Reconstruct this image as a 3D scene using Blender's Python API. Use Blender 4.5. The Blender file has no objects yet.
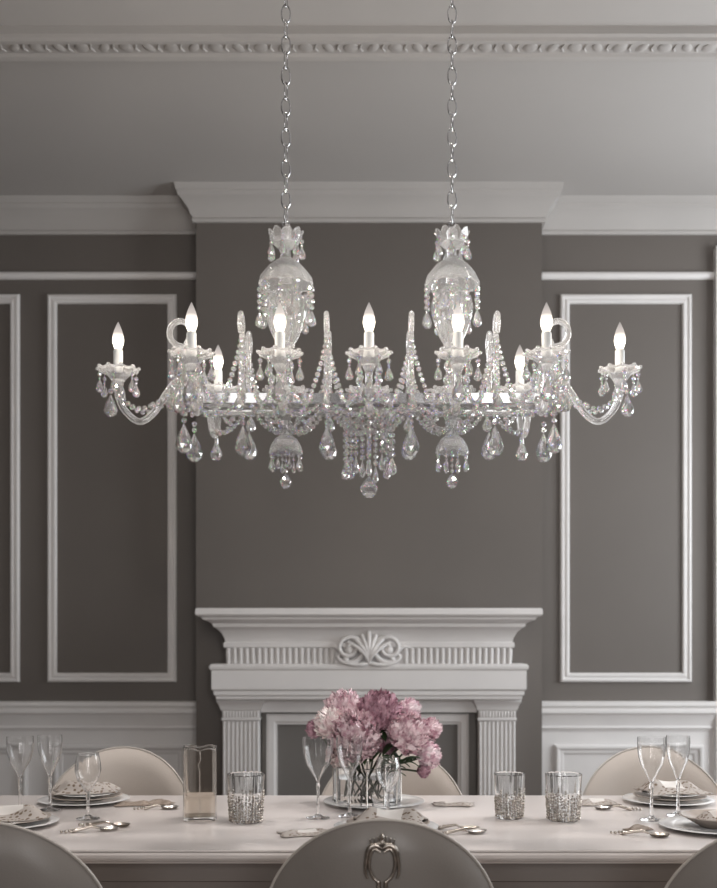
import bpy, math, random
from mathutils import Vector, Matrix, Quaternion
PI = math.pi
R = math.radians
random.seed(7)
S = bpy.context.scene
C = S.collection

# ------------------------------------------------------------------ camera, world, lights, exposure
FPX = 1064.0            # focal length in pixels of the 717 x 888 frame
EYE = 1.30
cam_d = bpy.data.cameras.new('camera')
cam = bpy.data.objects.new('camera', cam_d); C.objects.link(cam)
cam.location = (0, 0, EYE); cam.rotation_euler = (PI/2, 0, 0)
cam_d.sensor_width = 36.0; cam_d.sensor_fit = 'AUTO'
cam_d.lens = FPX/888*36.0
cam_d.shift_x = -(369-358.5)/888
cam_d.shift_y = (638-444)/888
cam_d.clip_start = 0.05
cam_d.dof.use_dof = True
cam_d.dof.focus_distance = 3.12
cam_d.dof.aperture_fstop = 3.0
S.camera = cam

w = bpy.data.worlds.new('world'); S.world = w; w.use_nodes = True
w.node_tree.nodes['Background'].inputs[0].default_value = (0.75, 0.82, 0.95, 1)
w.node_tree.nodes['Background'].inputs[1].default_value = 0.5

def area(name, loc, rot, sx, sy, power, col):
    l = bpy.data.lights.new(name, 'AREA'); l.shape = 'RECTANGLE'; l.size = sx; l.size_y = sy
    l.energy = power; l.color = col
    o = bpy.data.objects.new(name, l); C.objects.link(o); o.location = loc; o.rotation_euler = rot
    return o
# daylight entering by the window in the right wall and fill from two added windows behind the camera
area('daylight_right', (3.36, 4.15, 2.05), (0, R(90), 0), 2.3, 1.7, 118, (0.93, 0.97, 1.0))
area('fill_front_right', (1.30, -1.72, 2.0), (R(90), 0, 0), 1.3, 2.3, 62, (1.0, 0.97, 0.95))
area('fill_front_left', (-1.30, -1.72, 2.0), (R(90), 0, 0), 1.3, 2.3, 34, (1.0, 0.96, 0.93))

def fill_downlight(x, y, power):
    l = bpy.data.lights.new('fill_downlight', 'SPOT'); l.energy = power; l.color = (1.0, 0.95, 0.92)
    l.spot_size = R(74); l.spot_blend = 0.8; l.shadow_soft_size = 0.06
    o = bpy.data.objects.new('fill_downlight', l); C.objects.link(o); o.location = (x, y, 3.62)
# added unseen downlights over the table's long sides to brighten it (their fittings are built with the ceiling)
DOWN = [(x, y) for y in (2.25, 3.62) for x in (-1.05, 0.0, 1.05)]
for x, y in DOWN: fill_downlight(x, y, 104 if y > 3 else 28)

S.view_settings.view_transform = 'Standard'
S.view_settings.look = 'None'
S.view_settings.gamma = 1.0
S.view_settings.use_curve_mapping = False
S.view_settings.exposure = 0.0
cy = S.cycles
cy.use_denoising = True
cy.max_bounces = 14; cy.diffuse_bounces = 5; cy.glossy_bounces = 8
cy.transmission_bounces = 14; cy.transparent_max_bounces = 12
cy.sample_clamp_indirect = 5.0
cy.blur_glossy = 0.6

# ------------------------------------------------------------------ materials
def srgb(r, g, b):
    f = lambda c: (c/255/12.92) if c/255 <= 0.04045 else ((c/255+0.055)/1.055)**2.4
    return (f(r), f(g), f(b), 1)
def newmat(name):
    m = bpy.data.materials.new(name); m.use_nodes = True
    nt = m.node_tree
    return m, nt, nt.nodes['Principled BSDF']
def noisy(name, col, rough=0.5, metal=0.0, scale=6.0, var=0.06, bump=0.0, bscale=60, coat=0.0, detail=4):
    m, nt, b = newmat(name)
    tc = nt.nodes.new('ShaderNodeTexCoord')
    n = nt.nodes.new('ShaderNodeTexNoise'); n.inputs['Scale'].default_value = scale; n.inputs['Detail'].default_value = detail
    nt.links.new(tc.outputs['Object'], n.inputs['Vector'])
    r = nt.nodes.new('ShaderNodeValToRGB')
    r.color_ramp.elements[0].position = 0.3; r.color_ramp.elements[1].position = 0.7
    r.color_ramp.elements[0].color = tuple(c*(1-var) for c in col[:3])+(1,)
    r.color_ramp.elements[1].color = tuple(min(1, c*(1+var)) for c in col[:3])+(1,)
    nt.links.new(n.outputs['Fac'], r.inputs['Fac'])
    nt.links.new(r.outputs['Color'], b.inputs['Base Color'])
    b.inputs['Roughness'].default_value = rough; b.inputs['Metallic'].default_value = metal
    if coat: b.inputs['Coat Weight'].default_value = coat; b.inputs['Coat Roughness'].default_value = 0.15
    if bump:
        n2 = nt.nodes.new('ShaderNodeTexNoise'); n2.inputs['Scale'].default_value = bscale
        nt.links.new(tc.outputs['Object'], n2.inputs['Vector'])
        bp = nt.nodes.new('ShaderNodeBump'); bp.inputs['Strength'].default_value = bump; bp.inputs['Distance'].default_value = 0.01
        nt.links.new(n2.outputs['Fac'], bp.inputs['Height']); nt.links.new(bp.outputs['Normal'], b.inputs['Normal'])
    return m
def glass(name, ior=1.5, tint=(1, 1, 1, 1), rough=0.0, white=0.0, wcol=(1, 1, 1, 1), film=0.0, texture=None):
    m, nt, b = newmat(name)
    b.inputs['Base Color'].default_value = tint
    b.inputs['Transmission Weight'].default_value = 1.0
    b.inputs['IOR'].default_value = ior
    b.inputs['Roughness'].default_value = rough
    if film:
        b.inputs['Thin Film Thickness'].default_value = film
        b.inputs['Thin Film IOR'].default_value = 1.8
    out = nt.nodes['Material Output']
    if white:
        d = nt.nodes.new('ShaderNodeBsdfDiffuse'); d.inputs['Color'].default_value = wcol
        tr = nt.nodes.new('ShaderNodeBsdfTranslucent'); tr.inputs['Color'].default_value = wcol
        ad = nt.nodes.new('ShaderNodeMixShader'); ad.inputs[0].default_value = 0.5
        nt.links.new(d.outputs[0], ad.inputs[1]); nt.links.new(tr.outputs[0], ad.inputs[2])
        mx = nt.nodes.new('ShaderNodeMixShader'); mx.inputs[0].default_value = white
        nt.links.new(b.outputs[0], mx.inputs[1]); nt.links.new(ad.outputs[0], mx.inputs[2])
        nt.links.new(mx.outputs[0], out.inputs['Surface'])
    return m

M = {}
M['wall'] = noisy('taupe_wall_paint', (0.130, 0.1145, 0.103, 1), 0.55, scale=1.3, var=0.05, bump=0.03, bscale=180)
M['white'] = noisy('white_trim_paint', (0.72, 0.70, 0.69, 1), 0.42, scale=3, var=0.03)
M['ceil'] = noisy('ceiling_paint', (0.46, 0.44, 0.425, 1), 0.8, scale=1.0, var=0.03)
M['crown'] = noisy('dimmed_white_cornice', (0.43, 0.41, 0.395, 1), 0.55, scale=3, var=0.03)  # white cornice darkened in colour to stand for dimmer light up high
M['floor'] = noisy('dark_oak', (0.09, 0.06, 0.045, 1), 0.4, scale=9, var=0.3)
M['recess'] = noisy('grey_panel_paint', (0.17, 0.160, 0.150, 1), 0.6, scale=2, var=0.04)
M['table'] = noisy('cream_lacquer', (0.66, 0.61, 0.585, 1), 0.28, scale=2.5, var=0.03, coat=0.25)
M['apron'] = noisy('shaded_lacquer', (0.17, 0.145, 0.13, 1), 0.4, scale=2.5, var=0.05)  # shade under the tabletop put into the colour; legs share it
M['leather_in'] = noisy('beige_leather', (0.55, 0.49, 0.44, 1), 0.5, scale=5, var=0.04, bump=0.05, bscale=220)
M['leather_out'] = noisy('taupe_leather', (0.20, 0.178, 0.16, 1), 0.38, scale=4, var=0.06, bump=0.05, bscale=220)
M['piping'] = noisy('pale_piping', (0.46, 0.42, 0.38, 1), 0.35, scale=5, var=0.03)
M['leg'] = noisy('dark_wood_leg', (0.07, 0.05, 0.04, 1), 0.4, scale=9, var=0.2)
M['china'] = noisy('white_china', (0.74, 0.735, 0.73, 1), 0.12, scale=4, var=0.02, coat=0.4)
M['taupe_china'] = noisy('grey_brown_china', (0.33, 0.285, 0.25, 1), 0.22, scale=14, var=0.25)
M['silver'] = noisy('silver', (0.66, 0.63, 0.60, 1), 0.22, metal=1.0, scale=30, var=0.15)
M['old_silver'] = noisy('antique_silver', (0.50, 0.45, 0.40, 1), 0.28, metal=1.0, scale=60, var=0.35)
M['chrome'] = noisy('polished_chrome', (0.62, 0.62, 0.63, 1), 0.18, metal=1.0, scale=4, var=0.02)
def cut_crystal():
    m, nt, b = newmat('cut_lead_crystal'); nt.nodes.remove(b)
    out = nt.nodes['Material Output']; prev = None
    def mix(f, x, y):
        k = nt.nodes.new('ShaderNodeMixShader'); k.inputs[0].default_value = f
        nt.links.new(x, k.inputs[1]); nt.links.new(y, k.inputs[2]); return k.outputs[0]
    for col, ior in (((1, 0, 0, 1), 1.64), ((0, 1, 0, 1), 1.70), ((0, 0, 1, 1), 1.78)):
        g = nt.nodes.new('ShaderNodeBsdfGlass'); g.inputs['Color'].default_value = col; g.inputs['IOR'].default_value = ior; g.inputs['Roughness'].default_value = 0.0
        if prev is None: prev = g.outputs[0]
        else:
            a = nt.nodes.new('ShaderNodeAddShader'); nt.links.new(prev, a.inputs[0]); nt.links.new(g.outputs[0], a.inputs[1]); prev = a.outputs[0]
    g = nt.nodes.new('ShaderNodeBsdfGlass'); g.inputs['IOR'].default_value = 1.68; g.inputs['Roughness'].default_value = 0.0
    gl = nt.nodes.new('ShaderNodeBsdfGlossy'); gl.inputs['Roughness'].default_value = 0.02; gl.inputs['Color'].default_value = (1, 1, 1, 1)
    d = nt.nodes.new('ShaderNodeBsdfTranslucent'); d.inputs['Color'].default_value = (1, 1, 1, 1)
    d2 = nt.nodes.new('ShaderNodeBsdfDiffuse'); d2.inputs['Color'].default_value = (1, 1, 1, 1)
    r = mix(0.14, g.outputs[0], prev)
    r = mix(0.26, r, gl.outputs[0])
    r = mix(0.12, r, mix(0.5, d.outputs[0], d2.outputs[0]))
    nt.links.new(r, out.inputs['Surface'])
    return m
M['crystal'] = cut_crystal()
M['crystal_plain'] = glass('blown_crystal', 1.6, (1, 1, 1, 1), 0.0, white=0.15)
M['glass'] = glass('clear_glass', 1.5, (1, 1, 1, 1), 0.0, white=0.012)
M['amber_glass'] = glass('faintly_amber_glass', 1.45, (1, 0.975, 0.945, 1), 0.0, white=0.010, wcol=(1, .9, .8, 1))
M['sleeve'] = noisy('milk_white_candle_sleeve', (0.72, 0.73, 0.72, 1), 0.5, scale=20, var=0.03)
M['leaf'] = noisy('dark_green_leaf', (0.030, 0.060, 0.022, 1), 0.45, scale=30, var=0.4)
M['stem'] = noisy('dark_stem', (0.05, 0.06, 0.035, 1), 0.5, scale=30, var=0.3)

def bulb_mat():
    m, nt, b = newmat('lit_frosted_bulb')
    tc = nt.nodes.new('ShaderNodeTexCoord'); sx = nt.nodes.new('ShaderNodeSeparateXYZ')
    nt.links.new(tc.outputs['Generated'], sx.inputs[0])
    mr = nt.nodes.new('ShaderNodeMapRange'); mr.inputs[1].default_value = 0.0; mr.inputs[2].default_value = 1.0
    nt.links.new(sx.outputs['Z'], mr.inputs[0])
    r = nt.nodes.new('ShaderNodeValToRGB'); e = r.color_ramp.elements
    e[0].position = 0.0; e[0].color = (0.16, 0.145, 0.125, 1)
    e[1].position = 1.0; e[1].color = (0.055, 0.050, 0.048, 1)
    for p, c in ((0.28, (1, 0.90, 0.76, 1)), (0.42, (0.36, 0.315, 0.27, 1)), (0.60, (0.105, 0.094, 0.087, 1))):
        x = e.new(p); x.color = c
    nt.links.new(mr.outputs[0], r.inputs['Fac'])
    em = nt.nodes.new('ShaderNodeEmission'); em.inputs['Strength'].default_value = 9.0
    nt.links.new(r.outputs['Color'], em.inputs['Color'])
    tr = nt.nodes.new('ShaderNodeBsdfTransparent'); mx = nt.nodes.new('ShaderNodeMixShader'); mx.inputs[0].default_value = 0.5
    nt.links.new(tr.outputs[0], mx.inputs[1]); nt.links.new(em.outputs[0], mx.inputs[2])
    nt.links.new(mx.outputs[0], nt.nodes['Material Output'].inputs['Surface']); nt.nodes.remove(b)
    return m
M['bulb'] = bulb_mat()

def petal_mat(name, inner, outer):
    m, nt, b = newmat(name)
    tc = nt.nodes.new('ShaderNodeTexCoord')
    ln = nt.nodes.new('ShaderNodeVectorMath'); ln.operation = 'LENGTH'
    nt.links.new(tc.outputs['Object'], ln.inputs[0])
    n = nt.nodes.new('ShaderNodeTexNoise'); n.inputs['Scale'].default_value = 42; n.inputs['Detail'].default_value = 3
    nt.links.new(tc.outputs['Object'], n.inputs['Vector'])
    mr = nt.nodes.new('ShaderNodeMapRange'); mr.inputs[1].default_value = 0.36; mr.inputs[2].default_value = 0.60
    nt.links.new(n.outputs['Fac'], mr.inputs[0])
    mx = nt.nodes.new('ShaderNodeMix'); mx.data_type = 'RGBA'
    mx.inputs['A'].default_value = inner; mx.inputs['B'].default_value = outer
    nt.links.new(mr.outputs[0], mx.inputs['Factor'])
    nt.links.new(mx.outputs['Result'], b.inputs['Base Color'])
    b.inputs['Roughness'].default_value = 0.6
    b.inputs['Subsurface Weight'].default_value = 0.0
    return m
M['p_mauve'] = petal_mat('mauve_petals', srgb(146, 104, 118), srgb(206, 168, 180))
M['p_pink'] = petal_mat('dusty_pink_petals', srgb(186, 144, 156), srgb(243, 224, 227))
M['p_pale'] = petal_mat('pale_pink_petals', srgb(212, 176, 188), srgb(248, 236, 238))
M['p_cream'] = petal_mat('blush_white_petals', srgb(222, 196, 198), srgb(250, 243, 240))

def lace_mat(name, white=(0.62, 0.59, 0.56, 1), brown=(0.14, 0.095, 0.065, 1), edge=0.38):
    """white linen with a brown lace pattern towards the border (object coordinates run -1..1 in u by the UV map)"""
    m, nt, b = newmat(name)
    uv = nt.nodes.new('ShaderNodeUVMap')
    sx = nt.nodes.new('ShaderNodeSeparateXYZ'); nt.links.new(uv.outputs[0], sx.inputs[0])
    def math(op, a, bb=None):
        n = nt.nodes.new('ShaderNodeMath'); n.operation = op
        for i, v in enumerate((a, bb)):
            if v is None: continue
            if isinstance(v, (int, float)): n.inputs[i].default_value = v
            else: nt.links.new(v, n.inputs[i])
        return n.outputs[0]
    ax = math('ABSOLUTE', math('SUBTRACT', sx.outputs[0], 0.5)); ay = math('ABSOLUTE', math('SUBTRACT', sx.outputs[1], 0.5))
    d = math('MULTIPLY', math('MAXIMUM', ax, ay), 2.0)
    vo = nt.nodes.new('ShaderNodeTexVoronoi'); vo.inputs['Scale'].default_value = 15
    nt.links.new(uv.outputs[0], vo.inputs['Vector'])
    holes = math('GREATER_THAN', vo.outputs['Distance'], 0.36)
    band = math('GREATER_THAN', d, edge)
    fac = math('MULTIPLY', band, math('SUBTRACT', 1.0, math('MULTIPLY', holes, 0.5)))
    mx = nt.nodes.new('ShaderNodeMix'); mx.data_type = 'RGBA'
    mx.inputs['A'].default_value = white; mx.inputs['B'].default_value = brown
    nt.links.new(fac, mx.inputs['Factor']); nt.links.new(mx.outputs['Result'], b.inputs['Base Color'])
    b.inputs['Roughness'].default_value = 0.7
    return m
M['lace'] = lace_mat('linen_with_brown_lace')
M['lace_dark'] = lace_mat('brown_bead_lace', white=(0.42, 0.36, 0.31, 1), edge=0.0)

# ------------------------------------------------------------------ mesh helpers
class MB:
    def __init__(s): s.v = []; s.f = []; s.uv = None
    def grid(s, rows, closed_u=False, closed_v=False):
        """rows: list of rings, each a list of points; faces between successive rings"""
        o = len(s.v); n = len(rows[0])
        for r in rows: s.v.extend(r)
        nr = len(rows)
        for i in range(nr if closed_v else nr-1):
            for j in range(n if closed_u else n-1):
                a = o+i*n+j; b = o+i*n+(j+1) % n; k = (i+1) % nr
                c = o+k*n+(j+1) % n; d = o+k*n+j
                s.f.append((a, b, c, d))
        return o
    def cap(s, idx, flip=False):
        s.f.append(tuple(reversed(idx)) if flip else tuple(idx))
    def box(s, x0, x1, y0, y1, z0, z1):
        o = len(s.v)
        s.v += [(x0,y0,z0),(x1,y0,z0),(x1,y1,z0),(x0,y1,z0),(x0,y0,z1),(x1,y0,z1),(x1,y1,z1),(x0,y1,z1)]
        for q in ((0,3,2,1),(4,5,6,7),(0,1,5,4),(1,2,6,5),(2,3,7,6),(3,0,4,7)): s.f.append(tuple(o+i for i in q))
        return s
    def lathe(s, prof, n=24, c=(0,0,0), mod=None, sy=1.0, phase=0.0, anti=False):
        """prof: (r, z) pairs; mod(theta, i) -> (radius factor, z offset); anti turns every second ring half a step"""
        rows = []
        for i, (r, z) in enumerate(prof):
            ph = phase + (PI/n if (anti and i % 2) else 0)
            ring = []
            for k in range(n):
                t = 2*PI*k/n+ph; f, dz = (mod(t, i) if mod else (1, 0))
                ring.append((c[0]+r*f*math.cos(t), c[1]+r*f*math.sin(t)*sy, c[2]+z+dz))
            rows.append(ring)
        o = len(s.v)
        if not anti:
            s.grid(rows, closed_u=True)
        else:
            for r in rows: s.v.extend(r)
            for i in range(len(rows)-1):
                for k in range(n):
                    a = o+i*n+k; b = o+i*n+(k+1) % n; cc = o+(i+1)*n+k; d = o+(i+1)*n+(k+1) % n
                    if i % 2 == 0: s.f += [(a, b, cc), (b, d, cc)]
                    else: s.f += [(a, d, cc), (a, b, d)]
        if prof[0][0] > 1e-6: s.cap([o+k for k in range(n)], True)
        if prof[-1][0] > 1e-6: s.cap([o+(len(prof)-1)*n+k for k in range(n)])
        return s
    def tube(s, pts, r, n=10, closed=False):
        P = [Vector(p) for p in pts]; m = len(P)
        rad = r if isinstance(r, (list, tuple)) else [r]*m
        tang = []
        for i in range(m):
            a = P[(i-1) % m] if (closed or i > 0) else P[i]; b = P[(i+1) % m] if (closed or i < m-1) else P[i]
            tang.append((b-a).normalized())
        up = Vector((0,0,1)) if abs(tang[0].z) < 0.9 else Vector((1,0,0))
        nrm = tang[0].cross(up).normalized(); rows = []
        for i in range(m):
            if i: nrm = (nrm - tang[i]*nrm.dot(tang[i])).normalized()
            bi = tang[i].cross(nrm)
            rows.append([tuple(P[i]+rad[i]*(math.cos(2*PI*k/n)*nrm+math.sin(2*PI*k/n)*bi)) for k in range(n)])
        o = s.grid(rows, closed_u=True, closed_v=closed)
        if not closed:
            s.cap([o+k for k in range(n)], True); s.cap([o+(m-1)*n+k for k in range(n)])
        return s
    def extrude_x(s, prof, x0, x1):
        """closed (y, z) outline swept along x"""
        n = len(prof); o = len(s.v)
        s.v += [(x0, y, z) for y, z in prof]+[(x1, y, z) for y, z in prof]
        for i in range(n): s.f.append((o+i, o+(i+1) % n, o+n+(i+1) % n, o+n+i))
        s.cap([o+i for i in range(n)], True); s.cap([o+n+i for i in range(n)])
        return s
    def sweep_plan(s, path, prof):
        """closed outline of (offset, z) swept along a plan polyline; the offset runs to the right of travel, corners mitred"""
        P = [Vector((p[0], p[1])) for p in path]; rows = []
        for i, p in enumerate(P):
            d0 = (P[i]-P[i-1]).normalized() if i else None
            d1 = (P[i+1]-P[i]).normalized() if i < len(P)-1 else None
            nr = lambda d: Vector((d.y, -d.x))
            if d0 is None: mit = nr(d1)
            elif d1 is None: mit = nr(d0)
            else:
                a = nr(d0)+nr(d1); mit = a/(1+nr(d0).dot(nr(d1)))
            rows.append([(p.x+mit.x*o_, p.y+mit.y*o_, z) for o_, z in prof])
        n = len(prof); o = s.grid(rows, closed_u=True)
        s.cap([o+k for k in range(n)], True); s.cap([o+(len(P)-1)*n+k for k in range(n)])
        return s
    def frame(s, x0, x1, z0, z1, y, prof):
        """picture-frame moulding on a wall facing -y; prof: closed (inset, projection) outline"""
        rows = []
        for a, p in prof:
            rows.append([(x0+a, y-p, z0+a), (x1-a, y-p, z0+a), (x1-a, y-p, z1-a), (x0+a, y-p, z1-a)])
        s.grid(rows, closed_u=True, closed_v=True)
        return s
    def bead(s, c, r, n=7):
        return s.lathe([(0, r), (0.75*r, 0.66*r), (r, 0), (0.75*r, -0.66*r), (0, -r)], n, c, anti=True, phase=random.random())
    def drop(s, c, r, h, n=8, sy=0.74, ph=0.0):
        """cut teardrop hanging from point c"""
        return s.lathe([(0.08*r, 0), (0.34*r, -0.16*h), (0.74*r, -0.42*h), (r, -0.69*h), (0.88*r, -0.85*h), (0.46*r, -0.97*h), (0, -h)], n, c, anti=True, sy=sy, phase=ph)
    def build(s, name, mat, parent=None, smooth=None, loc=(0,0,0), rot=None):
        me = bpy.data.meshes.new(name)
        me.from_pydata([tuple(v) for v in s.v], [], s.f)
        me.validate()
        import bmesh
        bm = bmesh.new(); bm.from_mesh(me)
        bmesh.ops.remove_doubles(bm, verts=bm.verts, dist=1e-6)
        bmesh.ops.recalc_face_normals(bm, faces=bm.faces)
        bm.to_mesh(me); bm.free()
        if smooth is not None:
            for p in me.polygons: p.use_smooth = True
            me.set_sharp_from_angle(angle=R(smooth))
        me.materials.append(mat)
        o = bpy.data.objects.new(name, me); C.objects.link(o)
        if parent: o.parent = parent
        o.location = loc
        if rot: o.rotation_euler = rot
        return o

def tag(o, label, cat, group=None):
    o['label'] = label; o['category'] = cat
    if group: o['group'] = group
    return o
def thing(name, label, cat, loc=(0,0,0), rz=0, group=None):
    o = bpy.data.objects.new(name, None); C.objects.link(o); o.empty_display_size = 0.1
    o.location = loc; o.rotation_euler = (0, 0, rz)
    return tag(o, label, cat, group)
def struct(o, label=None, cat=None):
    o['kind'] = 'structure'
    if label: o['label'] = label
    if cat: o['category'] = cat
    return o
def link_copy(o, parent, loc=None, rot=None):
    c = o.copy(); C.objects.link(c); c.parent = parent
    if loc is not None: c.location = loc
    if rot is not None: c.rotation_euler = rot
    return c
def kids(o): return [x for x in bpy.data.objects if x.parent == o]
def dup(root, loc, rz, label):
    r = root.copy(); C.objects.link(r); r.location = loc; r.rotation_euler = (0, 0, rz); r['label'] = label
    for ch in kids(root):
        c = link_copy(ch, r)
        for g in kids(ch): link_copy(g, c)
    return r
def smoothpath(pts, n=6):
    """Catmull-Rom through the points"""
    P = [Vector(p) for p in pts]; out = []
    for i in range(len(P)-1):
        p0 = P[max(i-1, 0)]; p1 = P[i]; p2 = P[i+1]; p3 = P[min(i+2, len(P)-1)]
        for k in range(n):
            t = k/n
            out.append(0.5*((2*p1)+(p2-p0)*t+(2*p0-5*p1+4*p2-p3)*t*t+(-p0+3*p1-3*p2+p3)*t**3))
    out.append(P[-1]); return out

# ------------------------------------------------------------------ room shell
XW, YB, YF, H = 3.3, 5.75, -1.6, 3.65
BX, BY = 0.907, 5.58                     # chimney breast
struct(MB().box(-XW-.2, XW+.2, YF-.2, YB+.2, -0.1, 0).build('floor', M['floor']), 'dark oak floor of the dining room', 'floor')
struct(MB().box(-XW-.2, XW+.2, YF-.2, YB+.2, H, H+.1).build('ceiling', M['ceil']), 'pale grey ceiling of the dining room', 'ceiling')
struct(MB().box(-XW-.2, XW+.2, YB, YB+.15, 0, H).build('wall_back', M['wall']), 'taupe back wall with white panel mouldings', 'wall')
struct(MB().box(-BX, BX, BY, YB, 0, H).build('wall_chimney_breast', M['wall']), 'taupe chimney breast above the white mantel', 'wall')
struct(MB().box(-XW-.15, -XW, YF, YB, 0, H).build('wall_left', M['wall']), 'taupe left wall', 'wall')
wy0, wy1, wz0, wz1 = 3.3, 5.0, 0.9, 3.2
m = MB().box(XW, XW+.15, YF, wy0, 0, H).box(XW, XW+.15, wy1, YB, 0, H).box(XW, XW+.15, wy0, wy1, 0, wz0).box(XW, XW+.15, wy0, wy1, wz1, H)
struct(m.build('wall_right', M['wall']), 'taupe right wall with the tall window', 'wall')
m = MB()
m.box(-XW, -1.95, YF-.15, YF, 0, H); m.box(-.65, .65, YF-.15, YF, 0, H); m.box(1.95, XW, YF-.15, YF, 0, H)
for a in (-1.95, .65): m.box(a, a+1.3, YF-.15, YF, 0, .85); m.box(a, a+1.3, YF-.15, YF, 3.15, H)
struct(m.build('wall_front', M['wall']), 'taupe wall with two added windows behind the viewer', 'wall')
# window frames
def winframe(name, pts, label):
    m = MB()
    for b in pts: m.box(*b)
    struct(m.build(name, M['white']), label, 'window')
winframe('window_1', [(XW-.03, XW+.05, wy0-.1, wy0, wz0-.1, wz1+.1), (XW-.03, XW+.05, wy1, wy1+.1, wz0-.1, wz1+.1), (XW-.03, XW+.05, wy0, wy1, wz1, wz1+.1), (XW-.06, XW+.05, wy0, wy1, wz0-.1, wz0),
          (XW, XW+.04, (wy0+wy1)/2-.03, (wy0+wy1)/2+.03, wz0, wz1), (XW, XW+.04, wy0, wy1, 2.3, 2.35)], 'tall white sash window in the right wall')
for i, a in enumerate((-1.95, .65)):  # unseen windows added to hold the two front fill lights
    winframe('window_%d' % (i+2), [(a-.1, a, YF-.05, YF+.03, .75, 3.25), (a+1.3, a+1.4, YF-.05, YF+.03, .75, 3.25), (a, a+1.3, YF-.05, YF+.03, 3.15, 3.25), (a, a+1.3, YF-.05, YF+.06, .75, .85),
              (a+.62, a+.68, YF-.05, YF, .85, 3.15), (a, a+1.3, YF-.05, YF, 2.2, 2.25)], 'added white sash window behind the viewer, %s' % ('left one' if i == 0 else 'right one'))

# crown moulding, mitred round the chimney breast (travel from left to right, room lies to the right of travel)
crown = [(0, 3.476), (.016, 3.476), (.020, 3.492), (.014, 3.500), (.026, 3.515), (.036, 3.540), (.062, 3.575), (.082, 3.592), (.086, 3.612), (.092, 3.616), (.096, 3.640), (.100, 3.65), (0, 3.65)]
path = [(-XW, YB), (-BX, YB), (-BX, BY), (BX, BY), (BX, YB), (XW, YB)]
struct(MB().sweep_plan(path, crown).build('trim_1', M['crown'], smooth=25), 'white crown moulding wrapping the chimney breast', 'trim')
# ceiling band with carved frieze
band = [(4.085, H), (4.085, H-.030), (4.100, H-.036), (4.104, H-.048), (4.122, H-.050), (4.126, H-.040), (4.135, H-.034), (4.215, H-.034), (4.222, H-.044),
        (4.238, H-.050), (4.250, H-.050), (4.256, H-.040), (4.272, H-.032), (4.288, H-.020), (4.312, H-.016), (4.322, H)]
mb = MB().extrude_x(band, -XW, XW)
rnd = random.Random(3)
x = -XW+.06; k = 0
while x < XW-.06:
    # leaf and egg relief, alternating
    rx = 0.030 if k % 2 == 0 else 0.020
    a = R(25)*(1 if k % 4 < 2 else -1)
    rows = []
    for i in range(5):
        t = i/4*PI/2
        ring = []
        for j in range(12):
            u = math.cos(2*PI*j/12)*rx*math.cos(t); v = math.sin(2*PI*j/12)*0.034*math.cos(t)
            ring.append((x+u*math.cos(a)-v*math.sin(a), 4.175+u*math.sin(a)+v*math.cos(a), H-.033-.008*math.sin(t)))
        rows.append(ring)
    mb.grid(rows, closed_u=True)
    mb.tube([(x+.042, 4.148, H-.033), (x+.036, 4.175, H-.036), (x+.046, 4.202, H-.033)], .005, 6)
    x += .088; k += 1
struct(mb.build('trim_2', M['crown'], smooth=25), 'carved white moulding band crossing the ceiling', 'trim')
def lens_mat():  # glowing lens for the added ceiling fill lights
    m, nt, b = newmat('added_downlight_lens'); b.inputs['Base Color'].default_value = (.8, .78, .75, 1)
    b.inputs['Emission Color'].default_value = (1, .95, .9, 1); b.inputs['Emission Strength'].default_value = 6.0
    return m
M['lens'] = lens_mat()
for i, (x, y) in enumerate(DOWN):
    dl_ = struct(MB().lathe([(.050, H+.01), (.050, H-.004), (.072, H-.006), (.075, H), (.075, H+.01)], 32, (x, y, 0)).build('trim_%d' % (30+i), M['white'], smooth=40), 'white ring of an added unseen ceiling fill light', 'fill_downlight')
    MB().lathe([(0, H-.003), (.049, H-.002), (.0495, H+.004), (0, H+.004)], 32, (x, y, 0)).build('lens', M['lens'], dl_)
# picture rail
pr = [(0, 3.235), (.012, 3.235), (.022, 3.243), (.026, 3.256), (.022, 3.268), (.014, 3.274), (0, 3.274)]
struct(MB().sweep_plan([(-XW, YB), (-BX, YB)], pr).build('trim_3', M['white'], smooth=25), 'white picture rail left of the chimney breast', 'trim')
struct(MB().sweep_plan([(BX, YB), (1.862, YB)], pr).build('trim_4', M['white'], smooth=25), 'white picture rail right of the chimney breast', 'trim')
# wall panel frames
fp = [(0, 0), (0, .012), (.006, .020), (.014, .022), (.018, .014), (.026, .012), (.034, .020), (.044, .018), (.050, .010), (.050, 0)]
struct(MB().frame(-1.735, -1.038, 1.062, 3.154, YB, fp).build('trim_5', M['white'], smooth=25), 'tall white panel moulding on the left wall beside the chimney breast', 'trim')
struct(MB().frame(-2.60, -1.886, 1.062, 3.154, YB, fp).build('trim_6', M['white'], smooth=25), 'tall white panel moulding cut by the left picture edge', 'trim')
struct(MB().frame(1.032, 1.740, 1.062, 3.154, YB, fp).build('trim_7', M['white'], smooth=25), 'tall white panel moulding right of the chimney breast', 'trim')
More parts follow.
